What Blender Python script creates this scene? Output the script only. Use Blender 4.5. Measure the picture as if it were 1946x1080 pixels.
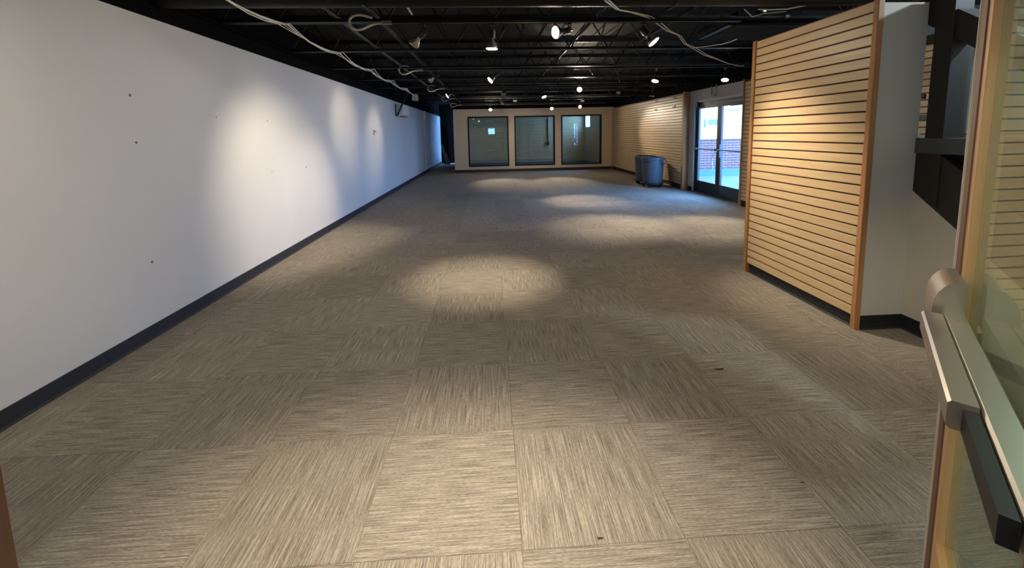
import bpy, bmesh, math, random
from mathutils import Vector, Matrix
random.seed(7)
S = bpy.context.scene
COL = S.collection
for o in list(bpy.data.objects): bpy.data.objects.remove(o)

# ------------------------------------------------------------------ camera
F_PX, CX, CY, W_PX, H_PX = 771.2047, 973.0, 340.2535, 1946.0, 1080.0
PITCH, YAW, ROLL, CAM_H = .112009, .0508686, -.0202202, 1.51612
cp, sp, cyw, syw = math.cos(PITCH), math.sin(PITCH), math.cos(YAW), math.sin(YAW)
fwd = Vector((syw*cp, cyw*cp, -sp)); rgt = Vector((cyw, -syw, 0)); up = rgt.cross(fwd)
cr, sr = math.cos(ROLL), math.sin(ROLL)
r2 = rgt*cr + up*sr; u2 = up*cr - rgt*sr
cam_d = bpy.data.cameras.new('camera'); cam = bpy.data.objects.new('camera', cam_d); COL.objects.link(cam)
cam.matrix_world = Matrix(((r2.x, u2.x, -fwd.x, 0), (r2.y, u2.y, -fwd.y, 0), (r2.z, u2.z, -fwd.z, CAM_H), (0, 0, 0, 1)))
cam_d.sensor_fit = 'HORIZONTAL'; cam_d.sensor_width = 36; cam_d.lens = F_PX/W_PX*36
cam_d.shift_x = (W_PX/2-CX)/W_PX; cam_d.shift_y = (CY-H_PX/2)/W_PX
cam_d.clip_start = .02; cam_d.clip_end = 200
S.camera = cam

# ------------------------------------------------------------------ world, daylight, exposure
SKY = (.19, .44, 1.0); SKY_STRENGTH = 40.0
wd = bpy.data.worlds.new('sky'); S.world = wd; wd.use_nodes = True
bg = wd.node_tree.nodes['Background']; bg.inputs[0].default_value = (*SKY, 1); bg.inputs[1].default_value = SKY_STRENGTH
S.view_settings.view_transform = 'Standard'; S.view_settings.look = 'None'
S.view_settings.exposure = 0.08; S.view_settings.gamma = 1.0; S.view_settings.use_curve_mapping = False
S.cycles.use_denoising = True
S.cycles.max_bounces = 10; S.cycles.diffuse_bounces = 5; S.cycles.transparent_max_bounces = 12
S.cycles.sample_clamp_indirect = 6.0

LAMP_COL = (1.0, .84, .64)
LAMP_W = 230.0
SPILL = .15
def portal(loc, rot, sx, sy):
    ld = bpy.data.lights.new('daylight_portal', 'AREA'); ld.shape = 'RECTANGLE'; ld.size = sx; ld.size_y = sy
    ld.cycles.is_portal = True
    o = bpy.data.objects.new('daylight_portal', ld); COL.objects.link(o); o.location = loc; o.rotation_euler = rot
portal((5.14, 8.57, 1.1), (0, math.pi/2, 0), 2.2, 2.1)
portal((5.14, 20.6, 2.3), (0, math.pi/2, 0), 1.3, 1.3)
portal((5.14, 17.3, 1.95), (0, math.pi/2, 0), 1.9, 1.4)
portal((0.1, -3.1, 1.72), (-math.pi/2, 0, 0), .7, .6)

# ------------------------------------------------------------------ materials
def newmat(name):
    m = bpy.data.materials.new(name); m.use_nodes = True
    nt = m.node_tree; b = nt.nodes['Principled BSDF']
    return m, nt, b
def rgb(*c): return (*c, 1)
def srgb(r, g, b):
    f = lambda v: ((v/255+.055)/1.055)**2.4 if v > 10 else v/255/12.92
    return (f(r), f(g), f(b), 1)
def plain(name, col, rough=.5, metal=0.0, noise=0.0, nscale=20, bump=0.0, coord='Object', spec=.5):
    m, nt, b = newmat(name)
    b.inputs['Base Color'].default_value = col; b.inputs['Roughness'].default_value = rough; b.inputs['Metallic'].default_value = metal
    b.inputs['Specular IOR Level'].default_value = spec
    if noise or bump:
        tc = nt.nodes.new('ShaderNodeTexCoord'); n = nt.nodes.new('ShaderNodeTexNoise'); n.inputs['Scale'].default_value = nscale
        n.inputs['Detail'].default_value = 4
        nt.links.new(tc.outputs[coord], n.inputs['Vector'])
        if noise:
            mx = nt.nodes.new('ShaderNodeMix'); mx.data_type = 'RGBA'
            mx.inputs['A'].default_value = tuple(v*(1-noise) for v in col[:3])+(1,)
            mx.inputs['B'].default_value = tuple(min(1, v*(1+noise)) for v in col[:3])+(1,)
            nt.links.new(n.outputs['Fac'], mx.inputs['Factor']); nt.links.new(mx.outputs['Result'], b.inputs['Base Color'])
        if bump:
            bp = nt.nodes.new('ShaderNodeBump'); bp.inputs['Strength'].default_value = bump; bp.inputs['Distance'].default_value = .002
            nt.links.new(n.outputs['Fac'], bp.inputs['Height']); nt.links.new(bp.outputs['Normal'], b.inputs['Normal'])
    return m
def emit(name, col, strength):
    m, nt, b = newmat(name)
    b.inputs['Base Color'].default_value = (.8, .8, .8, 1); b.inputs['Emission Color'].default_value = col; b.inputs['Emission Strength'].default_value = strength
    return m
def wood(name, c1, c2, axis, rough=.42, sc=1.0):
    m, nt, b = newmat(name)
    tc = nt.nodes.new('ShaderNodeTexCoord'); mp = nt.nodes.new('ShaderNodeMapping')
    s = [38*sc, 38*sc, 38*sc]; s[axis] = 1.6*sc; mp.inputs['Scale'].default_value = s
    oi = nt.nodes.new('ShaderNodeObjectInfo'); cx = nt.nodes.new('ShaderNodeCombineXYZ'); mu = nt.nodes.new('ShaderNodeMath'); mu.operation = 'MULTIPLY'; mu.inputs[1].default_value = 60
    nt.links.new(oi.outputs['Random'], mu.inputs[0])
    for k in range(3): nt.links.new(mu.outputs[0], cx.inputs[k])
    nt.links.new(cx.outputs[0], mp.inputs['Location'])
    n = nt.nodes.new('ShaderNodeTexNoise'); n.inputs['Scale'].default_value = 1; n.inputs['Detail'].default_value = 5; n.inputs['Distortion'].default_value = .6
    rp = nt.nodes.new('ShaderNodeValToRGB'); rp.color_ramp.elements[0].position = .3; rp.color_ramp.elements[0].color = c1
    rp.color_ramp.elements[1].position = .7; rp.color_ramp.elements[1].color = c2
    nt.links.new(tc.outputs['Object'], mp.inputs['Vector']); nt.links.new(mp.outputs[0], n.inputs['Vector']); nt.links.new(n.outputs['Fac'], rp.inputs['Fac'])
    nt.links.new(rp.outputs[0], b.inputs['Base Color']); b.inputs['Roughness'].default_value = rough
    return m
def glass(name, tint, rough=0.0, haze=0.0, haze_col=(.7,.8,.68,1)):
    # clear sheet: straight transmission and a mirror layer weighted by the true Fresnel term of either face
    m = bpy.data.materials.new(name); m.use_nodes = True; nt = m.node_tree; nt.nodes.clear()
    out = nt.nodes.new('ShaderNodeOutputMaterial'); mix = nt.nodes.new('ShaderNodeMixShader')
    tr = nt.nodes.new('ShaderNodeBsdfTransparent'); tr.inputs[0].default_value = tint
    gl = nt.nodes.new('ShaderNodeBsdfGlossy'); gl.inputs['Roughness'].default_value = rough
    fr = nt.nodes.new('ShaderNodeFresnel'); ge = nt.nodes.new('ShaderNodeNewGeometry')
    mr = nt.nodes.new('ShaderNodeMapRange'); mr.inputs['To Min'].default_value = 1.5; mr.inputs['To Max'].default_value = 1/1.5
    nt.links.new(ge.outputs['Backfacing'], mr.inputs['Value']); nt.links.new(mr.outputs[0], fr.inputs['IOR'])
    nt.links.new(fr.outputs[0], mix.inputs[0]); nt.links.new(tr.outputs[0], mix.inputs[1]); nt.links.new(gl.outputs[0], mix.inputs[2])
    if haze:  # pale diffuse haze mixed in to lighten the pane
        df = nt.nodes.new('ShaderNodeBsdfDiffuse'); df.inputs[0].default_value = haze_col; m2 = nt.nodes.new('ShaderNodeMixShader'); m2.inputs[0].default_value = haze
        nt.links.new(mix.outputs[0], m2.inputs[1]); nt.links.new(df.outputs[0], m2.inputs[2]); nt.links.new(m2.outputs[0], out.inputs[0])
    else: nt.links.new(mix.outputs[0], out.inputs[0])
    return m
def carpet_mat():
    m, nt, b = newmat('carpet'); N = nt.nodes.new; L = nt.links.new
    uv = N('ShaderNodeUVMap'); uv.uv_map = 'weave'
    oi = N('ShaderNodeObjectInfo'); mu = N('ShaderNodeMath'); mu.operation = 'MULTIPLY'; mu.inputs[1].default_value = 47
    L(oi.outputs['Random'], mu.inputs[0]); cb = N('ShaderNodeCombineXYZ'); L(mu.outputs[0], cb.inputs[0]); L(mu.outputs[0], cb.inputs[1])
    add = N('ShaderNodeVectorMath'); add.operation = 'ADD'; L(uv.outputs[0], add.inputs[0]); L(cb.outputs[0], add.inputs[1])
    def streak(su, sv, det):
        mp = N('ShaderNodeMapping'); mp.inputs['Scale'].default_value = (su, sv, 1)
        n = N('ShaderNodeTexNoise'); n.inputs['Scale'].default_value = 1; n.inputs['Detail'].default_value = det; n.inputs['Roughness'].default_value = .6
        L(add.outputs[0], mp.inputs['Vector']); L(mp.outputs[0], n.inputs['Vector']); return n
    a = streak(190, 5, 3); c = streak(480, 50, 2); d = streak(5, 5, 2)
    m1 = N('ShaderNodeMath'); m1.operation = 'MULTIPLY_ADD'; m1.inputs[1].default_value = .62; L(a.outputs['Fac'], m1.inputs[0])
    m2 = N('ShaderNodeMath'); m2.operation = 'MULTIPLY'; m2.inputs[1].default_value = .38; L(c.outputs['Fac'], m2.inputs[0]); L(m2.outputs[0], m1.inputs[2])
    rp = N('ShaderNodeValToRGB'); e = rp.color_ramp.elements
    e[0].position = .38; e[0].color = srgb(106, 100, 91); e[1].position = .63; e[1].color = srgb(178, 169, 154)
    k = e.new(.5); k.color = srgb(142, 134, 122)
    L(m1.outputs[0], rp.inputs['Fac'])
    hs = N('ShaderNodeHueSaturation'); L(rp.outputs[0], hs.inputs['Color'])
    r = N('ShaderNodeMapRange'); r.inputs['To Min'].default_value = .90; r.inputs['To Max'].default_value = 1.08; L(oi.outputs['Random'], r.inputs['Value'])
    r2_ = N('ShaderNodeMapRange'); r2_.inputs['To Min'].default_value = .93; r2_.inputs['To Max'].default_value = 1.07; L(d.outputs['Fac'], r2_.inputs['Value'])
    mm = N('ShaderNodeMath'); mm.operation = 'MULTIPLY'; L(r.outputs[0], mm.inputs[0]); L(r2_.outputs[0], mm.inputs[1]); L(mm.outputs[0], hs.inputs['Value'])
    L(hs.outputs[0], b.inputs['Base Color']); b.inputs['Roughness'].default_value = .95; b.inputs['Specular IOR Level'].default_value = .1
    bp = N('ShaderNodeBump'); bp.inputs['Strength'].default_value = .5; bp.inputs['Distance'].default_value = .003
    L(m1.outputs[0], bp.inputs['Height']); L(bp.outputs['Normal'], b.inputs['Normal'])
    return m
M = dict(
    carpet=carpet_mat(), slab=plain('slab', srgb(70, 64, 56), .95),
    white=plain('white_paint', srgb(208, 207, 203), .6, noise=.02, nscale=3, bump=.02),
    grey=plain('grey_paint', srgb(186, 182, 172), .65, noise=.03, nscale=5),
    beige=plain('beige_paint', srgb(200, 178, 150), .7, noise=.02, nscale=4),
    cream=plain('cream_paint', srgb(206, 200, 182), .65, noise=.02, nscale=4),
    deck=plain('deck_paint', srgb(42, 41, 38), .9, noise=.12, nscale=6, spec=.15), band=plain('band_black', srgb(14, 14, 15), .95, spec=.08), conduit=plain('painted_conduit', srgb(58, 56, 50), .5), loop=plain('flex_conduit', srgb(196, 190, 172), .4, .25), black=plain('black_paint', srgb(18, 18, 18), .85, noise=.15, nscale=8, spec=.15), steel=plain('black_steel', srgb(11, 11, 11), .5, noise=.15, nscale=30, spec=.3),
    base=plain('rubber_base', srgb(29, 31, 35), .6, noise=.08, nscale=60),
    bronze=plain('bronze_frame', srgb(24, 24, 27), .4), darkframe=plain('dark_frame', srgb(34, 27, 22), .6, spec=.2),
    slatx=wood('maple_x', srgb(204, 174, 130), srgb(222, 194, 150), 0), slaty=wood('maple_y', srgb(204, 174, 130), srgb(222, 194, 150), 1),
    postz=wood('maple_post', srgb(168, 116, 70), srgb(190, 140, 90), 2, .6), groove=plain('groove_brown', srgb(84, 50, 30), .7),
    doorz=wood('oak_z', srgb(222, 178, 122), srgb(236, 196, 142), 2, .35), doorx=wood('oak_x', srgb(222, 178, 122), srgb(236, 196, 142), 0, .35),
    jamb=wood('dark_jamb', srgb(96, 62, 36), srgb(118, 80, 48), 2, .5),
    strip=plain('weatherstrip', srgb(120, 92, 82), .6),
    chrome=plain('satin_steel', srgb(190, 184, 172), .34, .75), steelbright=plain('bright_steel', srgb(220, 216, 205), .12, 1.0),
    galv=plain('galvanised', srgb(170, 165, 150), .4, .7), cable=plain('white_cable', srgb(236, 233, 224), .5), plastic=plain('white_plastic', srgb(224, 222, 214), .4),
    ivory=plain('ivory_plastic', srgb(200, 190, 168), .45), darkplastic=plain('dark_plastic', srgb(26, 26, 28), .4),
    bin=plain('grey_bin', srgb(84, 89, 95), .5, noise=.04, nscale=30), bindark=plain('bin_dolly', srgb(30, 32, 36), .5),
    glass=glass('window_glass', (.86, .87, .84, 1)), doorglass=glass('door_glass', (.76, .86, .74, 1), 0.0, .10), clear=glass('clear_glass', (.93, .96, .97, 1)),
    lit=emit('lit_lens', (1, .86, .62, 1), 14.0), dim=plain('unlit_lens', srgb(150, 150, 150), .15), reflector=plain('reflector', srgb(176, 170, 160), .25, .85),
    fill_panel=emit('lobby_fill_panel', (1, .93, .82, 1), 14.0),
    brick=plain('brick', srgb(92, 54, 52), .85, noise=.15, nscale=6), mortar=plain('mortar', srgb(170, 140, 132), .9),
    teal=plain('teal_base', srgb(58, 92, 82), .7), pave=plain('pavement', srgb(84, 88, 80), .9, noise=.1, nscale=2), stucco=plain('stucco', srgb(230, 226, 222), .8),
    signblue=plain('sign_blue', srgb(40, 96, 150), .5), darkwin=plain('dark_window', srgb(70, 76, 86), .2),
    stairdark=plain('stair_charcoal', srgb(42, 40, 38), .55, noise=.1, nscale=20), stairgrey=plain('stair_rail', srgb(76, 84, 84), .4),
    daylight_blue=plain('daylight_blue_wall', srgb(150, 190, 205), .6), bluegrey=plain('blue_grey_panel', srgb(150, 168, 172), .5), wart=plain('wall_mark', srgb(90, 86, 82), .8),
    timber=plain('pale_timber', srgb(120, 112, 100), .7), stainm=plain('carpet_stain', srgb(52, 44, 38), .95),
)

# ------------------------------------------------------------------ mesh helpers
def bm_box(bm, x0, x1, y0, y1, z0, z1):
    v = [bm.verts.new(p) for p in ((x0,y0,z0),(x1,y0,z0),(x1,y1,z0),(x0,y1,z0),(x0,y0,z1),(x1,y0,z1),(x1,y1,z1),(x0,y1,z1))]
    for f in ((3,2,1,0),(4,5,6,7),(0,1,5,4),(1,2,6,5),(2,3,7,6),(3,0,4,7)): bm.faces.new([v[i] for i in f])
def boxes(*bs, bevel=0.0):
    bm = bmesh.new()
    for b in bs: bm_box(bm, *b)
    if bevel: bmesh.ops.bevel(bm, geom=bm.edges[:], offset=bevel, segments=2, affect='EDGES', clamp_overlap=True)
    return bm
def bm_ring(bm, c, ax, r, n, ref=None):
    ax = ax.normalized(); t = ref or (Vector((0,0,1)) if abs(ax.z) < .9 else Vector((1,0,0)))
    u = ax.cross(t).normalized(); v = ax.cross(u)
    return [bm.verts.new(c + (u*math.cos(2*math.pi*i/n) + v*math.sin(2*math.pi*i/n))*r) for i in range(n)]
def bm_skin(bm, rings, cap=True):
    for a, b in zip(rings, rings[1:]):
        n = len(a)
        for i in range(n): bm.faces.new((a[i], a[(i+1)%n], b[(i+1)%n], b[i]))
    if cap: bm.faces.new(rings[0][::-1]); bm.faces.new(rings[-1])
def bm_tube(bm, path, r, n=8):
    P = [Vector(p) for p in path]; rings = []
    for i, p in enumerate(P):
        d = (P[min(i+1, len(P)-1)] - P[max(i-1, 0)])
        rings.append(bm_ring(bm, p, d, r if not isinstance(r, (list, tuple)) else r[i], n))
    bm_skin(bm, rings)
def tube(path, r, n=8):
    bm = bmesh.new(); bm_tube(bm, path, r, n); return bm
def lathe(prof, n=24, axis=2):
    # profile of (radius, height)
    bm = bmesh.new(); rings = []
    for r, h in prof:
        ring = []
        for i in range(n):
            a = 2*math.pi*i/n; ring.append(bm.verts.new((r*math.cos(a), r*math.sin(a), h)))
        rings.append(ring)
    bm_skin(bm, rings); return bm
def prism(poly, axis, a0, a1):
    # polygon in the two other axes, swept along axis
    bm = bmesh.new(); rings = []
    for a in (a0, a1):
        ring = []
        for p, q in poly:
            co = {0: (a, p, q), 1: (p, a, q), 2: (p, q, a)}[axis]; ring.append(bm.verts.new(co))
        rings.append(ring)
    bm_skin(bm, rings); return bm
def mesh_of(bm, name, smooth=False):
    bmesh.ops.recalc_face_normals(bm, faces=bm.faces[:])
    me = bpy.data.meshes.new(name); bm.to_mesh(me); bm.free()
    if smooth:
        for p in me.polygons: p.use_smooth = True
        me.set_sharp_from_angle(angle=math.radians(40))
    return me
def obj(name, bm, mat, parent=None, loc=None, smooth=False, label=None):
    me = mesh_of(bm, name, smooth) if isinstance(bm, bmesh.types.BMesh) else bm
    if not me.materials: me.materials.append(M[mat])
    o = bpy.data.objects.new(name, me); COL.objects.link(o)
    if parent: o.parent = parent
    if loc: o.location = loc
    if label: o['label'] = label
    return o
def tag(o, label, cat, group=None, kind=None):
    o['label'] = label; o['category'] = cat
    if group: o['group'] = group
    if kind: o['kind'] = kind
    return o
def thing(name, label, cat, loc=(0,0,0), rotz=0, group=None, kind=None):
    o = bpy.data.objects.new(name, None); COL.objects.link(o); o.location = loc; o.rotation_euler = (0, 0, rotz)
    return tag(o, label, cat, group, kind)
def struct(name, bm, mat, label, cat, smooth=False):
    return tag(obj(name, bm, mat, smooth=smooth), label, cat, kind='structure')
def copy_tree(o, parent=None):
    c = o.copy(); COL.objects.link(c); c.parent = parent
    for ch in o.children: copy_tree(ch, c)
    return c

XL, XR, XS = -2.64, 4.98, 4.88       # left wall face, right wall face, slat face on the right wall
YF, YB = .45, 16.2                   # entrance wall face, window wall face
ZD = 3.09                            # underside of deck
ZW = 2.472                           # top of white wall

# ------------------------------------------------------------------ floor and carpet tiles
floor = struct('floor', boxes((XL-.1, 5.1, -3.2, 22.2, -.25, -.008)), 'slab', 'floor laid with taupe streaked carpet tiles turned a quarter', 'floor')
T, GX, GY = .61, .0771366, 1.9307
def tile_mesh(w, h, ydir, u0, v0):
    bm = bmesh.new(); g, c, t = .0003, .0016, .008
    lo = [bm.verts.new((x, y, -t)) for x, y in ((g, g), (w-g, g), (w-g, h-g), (g, h-g))]
    mi = [bm.verts.new((x, y, -c)) for x, y in ((g, g), (w-g, g), (w-g, h-g), (g, h-g))]
    hi = [bm.verts.new((x, y, 0)) for x, y in ((g+c, g+c), (w-g-c, g+c), (w-g-c, h-g-c), (g+c, h-g-c))]
    for a, b in ((lo, mi), (mi, hi)):
        for i in range(4): bm.faces.new((a[i], a[(i+1)%4], b[(i+1)%4], b[i]))
    bm.faces.new(hi)
    uv = bm.loops.layers.uv.new('weave')
    for f in bm.faces:
        for l in f.loops:
            x, y = l.vert.co.x+u0, l.vert.co.y+v0
            l[uv].uv = (x, y) if ydir else (y, x)
    me = mesh_of(bm, 'carpet_tile'); me.materials.append(M['carpet']); return me
cache = {}
far_rects = []
def tile_at(x0, x1, y0, y1, i, j):
    yd = (i+j) % 2 != 0
    key = (round(x1-x0, 3), round(y1-y0, 3), yd)
    if key not in cache: cache[key] = tile_mesh(x1-x0, y1-y0, yd, 0, 0)
    o = bpy.data.objects.new('carpet_tile', cache[key]); COL.objects.link(o); o.parent = floor; o.location = (x0, y0, 0)
for j in range(-2, 33):
    ya, yb = GY+j*T, GY+(j+1)*T
    for i in range(-5, 9):
        xa, xb = GX+i*T, GX+(i+1)*T
        x0, x1, y0, y1 = max(xa, XL), min(xb, XR), max(ya, YF), min(yb, 21.9)
        if x1-x0 < .02 or y1-y0 < .02: continue
        if y0 >= YB-.02 and x0 >= -1.4: continue
        if y0 < YB < y1 and x1 > -1.4: y1 = YB
        if y0 > 3.0 and x0 > 3.1 and x0 < 5 and y1 < 4.0: pass
        if yb < 10.6: tile_at(x0, x1, y0, y1, i, j)
        else: far_rects.append((x0, min(x1, -1.4) if y0 >= YB-.02 else x1, y0, y1, (i+j) % 2 != 0))
bm = bmesh.new(); uvl = bm.loops.layers.uv.new('weave')
for x0, x1, y0, y1, yd in far_rects:
    du, dv = random.random()*40, random.random()*40; c = .003
    lo = [bm.verts.new((x, y, -.008)) for x, y in ((x0, y0), (x1, y0), (x1, y1), (x0, y1))]
    hi = [bm.verts.new((x, y, 0)) for x, y in ((x0+c, y0+c), (x1-c, y0+c), (x1-c, y1-c), (x0+c, y1-c))]
    fs = [bm.faces.new((lo[i], lo[(i+1)%4], hi[(i+1)%4], hi[i])) for i in range(4)] + [bm.faces.new(hi)]
    for f in fs:
        for l in f.loops:
            x, y = l.vert.co.x-x0, l.vert.co.y-y0
            l[uvl].uv = (x+du, y+dv) if yd else (y+du, x+dv)
cf = obj('carpet_tile_field', bm, 'carpet', floor); cf['kind'] = 'stuff'
# two small stains in the carpet
for k, (x, y, r) in enumerate(((1.414, 2.355, .03), (.371, 1.343, .012), (1.30, 1.52, .008))):
    bm = bmesh.new(); n = 12
    vs = [bm.verts.new((r*(1+.3*math.sin(3*a+k))*math.cos(a), r*.45*(1+.25*math.cos(2*a))*math.sin(a), 0)) for a in [2*math.pi*i/n for i in range(n)]]
    bm.faces.new(vs); o = obj('carpet_stain', bm, 'stainm', floor, (x, y, .0006))

# ------------------------------------------------------------------ left wall
wl = struct('wall_left', boxes((XL-.12, XL, -3.1, 22.1, 0, ZW)), 'white', 'long white painted wall along the left side', 'wall')
obj('upper_band', boxes((XL-.12, XL-.03, -3.1, 22.1, ZW, ZD)), 'band', wl, label='black painted band above the white wall')
def cove_x(x, s, y0, y1, h=.104):       # rubber cove base, s = +1 when the wall is on the negative side
    return prism([(x, 0), (x+s*.020, 0), (x+s*.016, .004), (x+s*.007, .014), (x+s*.006, h-.002), (x+s*.004, h), (x, h)], 1, y0, y1)
def cove_y(y, s, x0, x1, h=.104):
    return prism([(y, 0), (y+s*.020, 0), (y+s*.016, .004), (y+s*.007, .014), (y+s*.006, h-.002), (y+s*.004, h), (y, h)], 0, x0, x1)
struct('baseboard_left', cove_x(XL, 1, YF, 21.9), 'base', 'black rubber base along the white left wall', 'baseboard')
for y, z, r in ((3.181,1.852,.010),(3.185,1.504,.009),(3.195,.582,.010),(4.11,1.728,.006),(5.014,1.72,.008),(5.934,1.093,.010),(5.022,1.117,.006),(5.918,1.675,.006)):
    bm = lathe([(r, 0), (r, .0015), (r*.6, .002)], 10); bmesh.ops.rotate(bm, verts=bm.verts[:], cent=(0,0,0), matrix=Matrix.Rotation(math.pi/2, 3, 'Y'))
    obj('screw_hole', bm, 'wart', wl, (XL, y, z))
obj('wall_joint', boxes((XL, XL+.012, 16.62, 16.70, 0.104, ZW), (XL, XL+.05, 16.60, 16.72, 2.15, ZW)), 'white', wl)

# ------------------------------------------------------------------ ceiling deck
bm = bmesh.new()
xs = []; x = XL-.12
while x < 5.1: xs += [(x, 0), (x+.28, 0), (x+.285, .012), (x+.295, .012)]; x += .30
pts = [(a, ZD+b) for a, b in xs] + [(5.15, ZD), (5.15, ZD+.12), (XL-.12, ZD+.12)]
bm = prism(pts, 1, -3.2, 22.2)
struct('ceiling', bm, 'deck', 'black painted ribbed metal deck above the joists', 'ceiling')

# ------------------------------------------------------------------ slat helper
PITCH_S = .0762
def slat_bm(L, axis, sgn, th=.016, gap=.012):
    # one slat, local origin at its lower back corner; length along axis (0=x,1=y), front towards sgn on the other axis
    h = PITCH_S-gap; c = .0015
    prof = [(0, 0), (sgn*(th-c), 0), (sgn*th, c), (sgn*th, h-c), (sgn*(th-c), h), (0, h)]
    return prism(prof, 1 if axis == 1 else 0, 0, L) if axis == 1 else prism(prof, 0, 0, L)
def slat_wall(parent, axis, sgn, face, a0, a1, z0, n, mat):
    # face = coordinate of the front of the slats
    back = face - sgn*.016
    me = mesh_of(slat_bm(a1-a0, axis, sgn), 'slat'); me.materials.append(M[mat])
    for k in range(n):
        o = bpy.data.objects.new('slat', me); COL.objects.link(o); o.parent = parent
        o.location = (back, a0, z0+k*PITCH_S) if axis == 1 else (a0, back, z0+k*PITCH_S)
    t = .012
    b = (min(back, back-sgn*t), max(back, back-sgn*t), a0, a1, z0-.004, z0+n*PITCH_S) if axis == 1 else (a0, a1, min(back, back-sgn*t), max(back, back-sgn*t), z0-.004, z0+n*PITCH_S)
    obj('slat_backing', boxes(b), 'groove', parent)

# ------------------------------------------------------------------ right wall with slats and the glass door opening
DY0, DY1, DZ = 7.70, 9.72, 2.155
wr = struct('wall_right', boxes((XR, XR+.14, .3, DY0, 0, ZD), (XR, XR+.14, DY1, 16.6, 0, ZD), (XR, XR+.14, 16.6, 18.0, 0, 1.0), (XR, XR+.14, 16.6, 18.0, 2.9, ZD), (XR, XR+.14, 18.0, 20.0, 0, ZD), (XR, XR+.14, DY0, DY1, DZ, ZD), (XR, XR+.14, 21.2, 22.1, 0, ZD), (XR, XR+.14, 20.0, 21.2, 0, 1.72), (XR, XR+.14, 20.0, 21.2, 2.9, ZD)), 'grey', 'right-hand wall with maple slat panels either side of the glass doors', 'wall')
obj('upper_band', boxes((XR-.006, XR, 5.0, YB, 2.452, ZD)), 'band', wr, label='black painted band above the slats')
slat_wall(wr, 1, -1, XS, 10.08, YB, .125, 30, 'slaty')
slat_wall(wr, 1, -1, XS, 2.95, 7.645, .125, 30, 'slaty')
obj('furring', boxes((XS+.028, XR, 10.08, YB, .11, 2.41), (XS+.028, XR, 2.95, 7.645, .11, 2.41)), 'black', wr)
struct('baseboard_right', cove_x(XS+.03, -1, 10.08, YB, .112), 'base', 'black base under the long slat wall behind the bins', 'baseboard')
struct('baseboard_door', cove_x(XR, -1, DY1+.02, 9.98, .104), 'base', 'short black base beside the glass doors', 'baseboard')
struct('baseboard_strip', cove_x(XS+.03, -1, 2.95, 7.645, .112), 'base', 'black base under the slat strip right of the glass doors', 'baseboard')
struct('trim_1', boxes((4.83, XR, 9.985, 10.08, 0, 2.455), bevel=.003), 'postz', 'full-height wooden end post of the far slat wall beside the doors', 'trim')
struct('trim_2', boxes((4.862, XR, 7.645, 7.685, 0, 2.455), bevel=.003), 'postz', 'wooden end trim of the slat strip right of the glass doors', 'trim')
struct('trim_3', boxes((XR-.012, XR, DY0-.005, DY0, 0, DZ+.05), (XR-.012, XR, DY1+.0, DY1+.05, 0, DZ+.05), (XR-.012, XR, DY0-.005, DY1+.05, DZ, DZ+.05)), 'white', 'pale trim around the glass door opening', 'trim')
# grey patch panel and conduit box above the doors
o = thing('junction_box', 'small grey box and thin conduit on the wall above the glass doors', 'box', (XR, 8.98, 2.24))
obj('box_body', boxes((-.03, 0, -.16, .02, 0, .04), bevel=.004), 'grey', o); obj('conduit', tube([(-.012, .02, .02), (-.012, .02, .24)], .010), 'galv', o); obj('conduit', tube([(-.012, -.18, .03), (-.012, -.18, .26)], .008), 'galv', o)
for k, (y, z, w) in enumerate(((13.4, .55, 'second'), (14.53, .59, 'first'))):
    o = thing('wall_outlet', ('ivory outlet on the slat wall nearer the grey bins' if k == 0 else 'ivory outlet on the slat wall nearer the far corner'), 'outlet', (XS, y, z), group='outlets on the slat wall')
    obj('cover_plate', boxes((-.006, 0, -.036, .036, -.057, .057), bevel=.002), 'ivory', o); obj('socket', boxes((-.009, -.006, -.016, .016, .008, .036)), 'ivory', o); obj('socket', boxes((-.009, -.006, -.016, .016, -.036, -.008)), 'ivory', o)
for k, (y, z, lb) in enumerate(((11.797,2.371,'upper black slat hook farther from the glass doors'),(11.785,2.119,'lower black slat hook farther from the glass doors'),(10.606,2.372,'upper black slat hook nearer the glass doors'),(10.608,2.126,'lower black slat hook nearer the glass doors'))):
    o = thing('slat_hook', lb, 'hook', (XS, y, z), group='black hooks on the far slat wall')
    obj('hook_plate', boxes((-.006, 0, -.03, .03, -.045, .045), bevel=.002), 'darkplastic', o); obj('hook_arm', tube([(-.006, 0, -.01), (-.05, 0, -.012), (-.06, 0, .012)], .008), 'darkplastic', o)

# ------------------------------------------------------------------ glass double door (door_1)
d1 = thing('door_1', 'dark bronze double glass doors opening to the bright street', 'door', (XR, 0, 0), kind='structure')
fx0, fx1 = .02, .09
obj('frame', boxes((fx0, fx1+.03, DY0, DY0+.05, 0, DZ), (fx0, fx1+.03, DY1-.05, DY1, 0, DZ), (fx0, fx1+.03, DY0+.05, DY1-.05, DZ-.06, DZ), bevel=.003), 'bronze', d1)
mid = (DY0+DY1)/2
for k, (a, b) in enumerate(((DY0+.052, mid-.003), (mid+.003, DY1-.052))):
    obj('leaf_frame', boxes((fx0+.01, fx1-.01, a, a+.085, .012, DZ-.064), (fx0+.01, fx1-.01, b-.085, b, .012, DZ-.064), (fx0+.01, fx1-.01, a+.085, b-.085, .012, .29), (fx0+.01, fx1-.01, a+.085, b-.085, DZ-.15, DZ-.064), bevel=.004), 'bronze', d1)
    obj('glass_pane', boxes((fx0+.032, fx0+.038, a+.08, b-.08, .285, DZ-.145)), 'clear', d1)
    pb = obj('push_bar', tube([(fx0-.05, a+.05, 1.06), (fx0-.05, b-.05, 1.06)], .013, 10), 'bronze', d1)
    obj('bar_bracket', boxes((fx0-.05, fx0+.012, a+.03, a+.06, 1.04, 1.08), (fx0-.05, fx0+.012, b-.06, b-.03, 1.04, 1.08)), 'bronze', d1)
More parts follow.
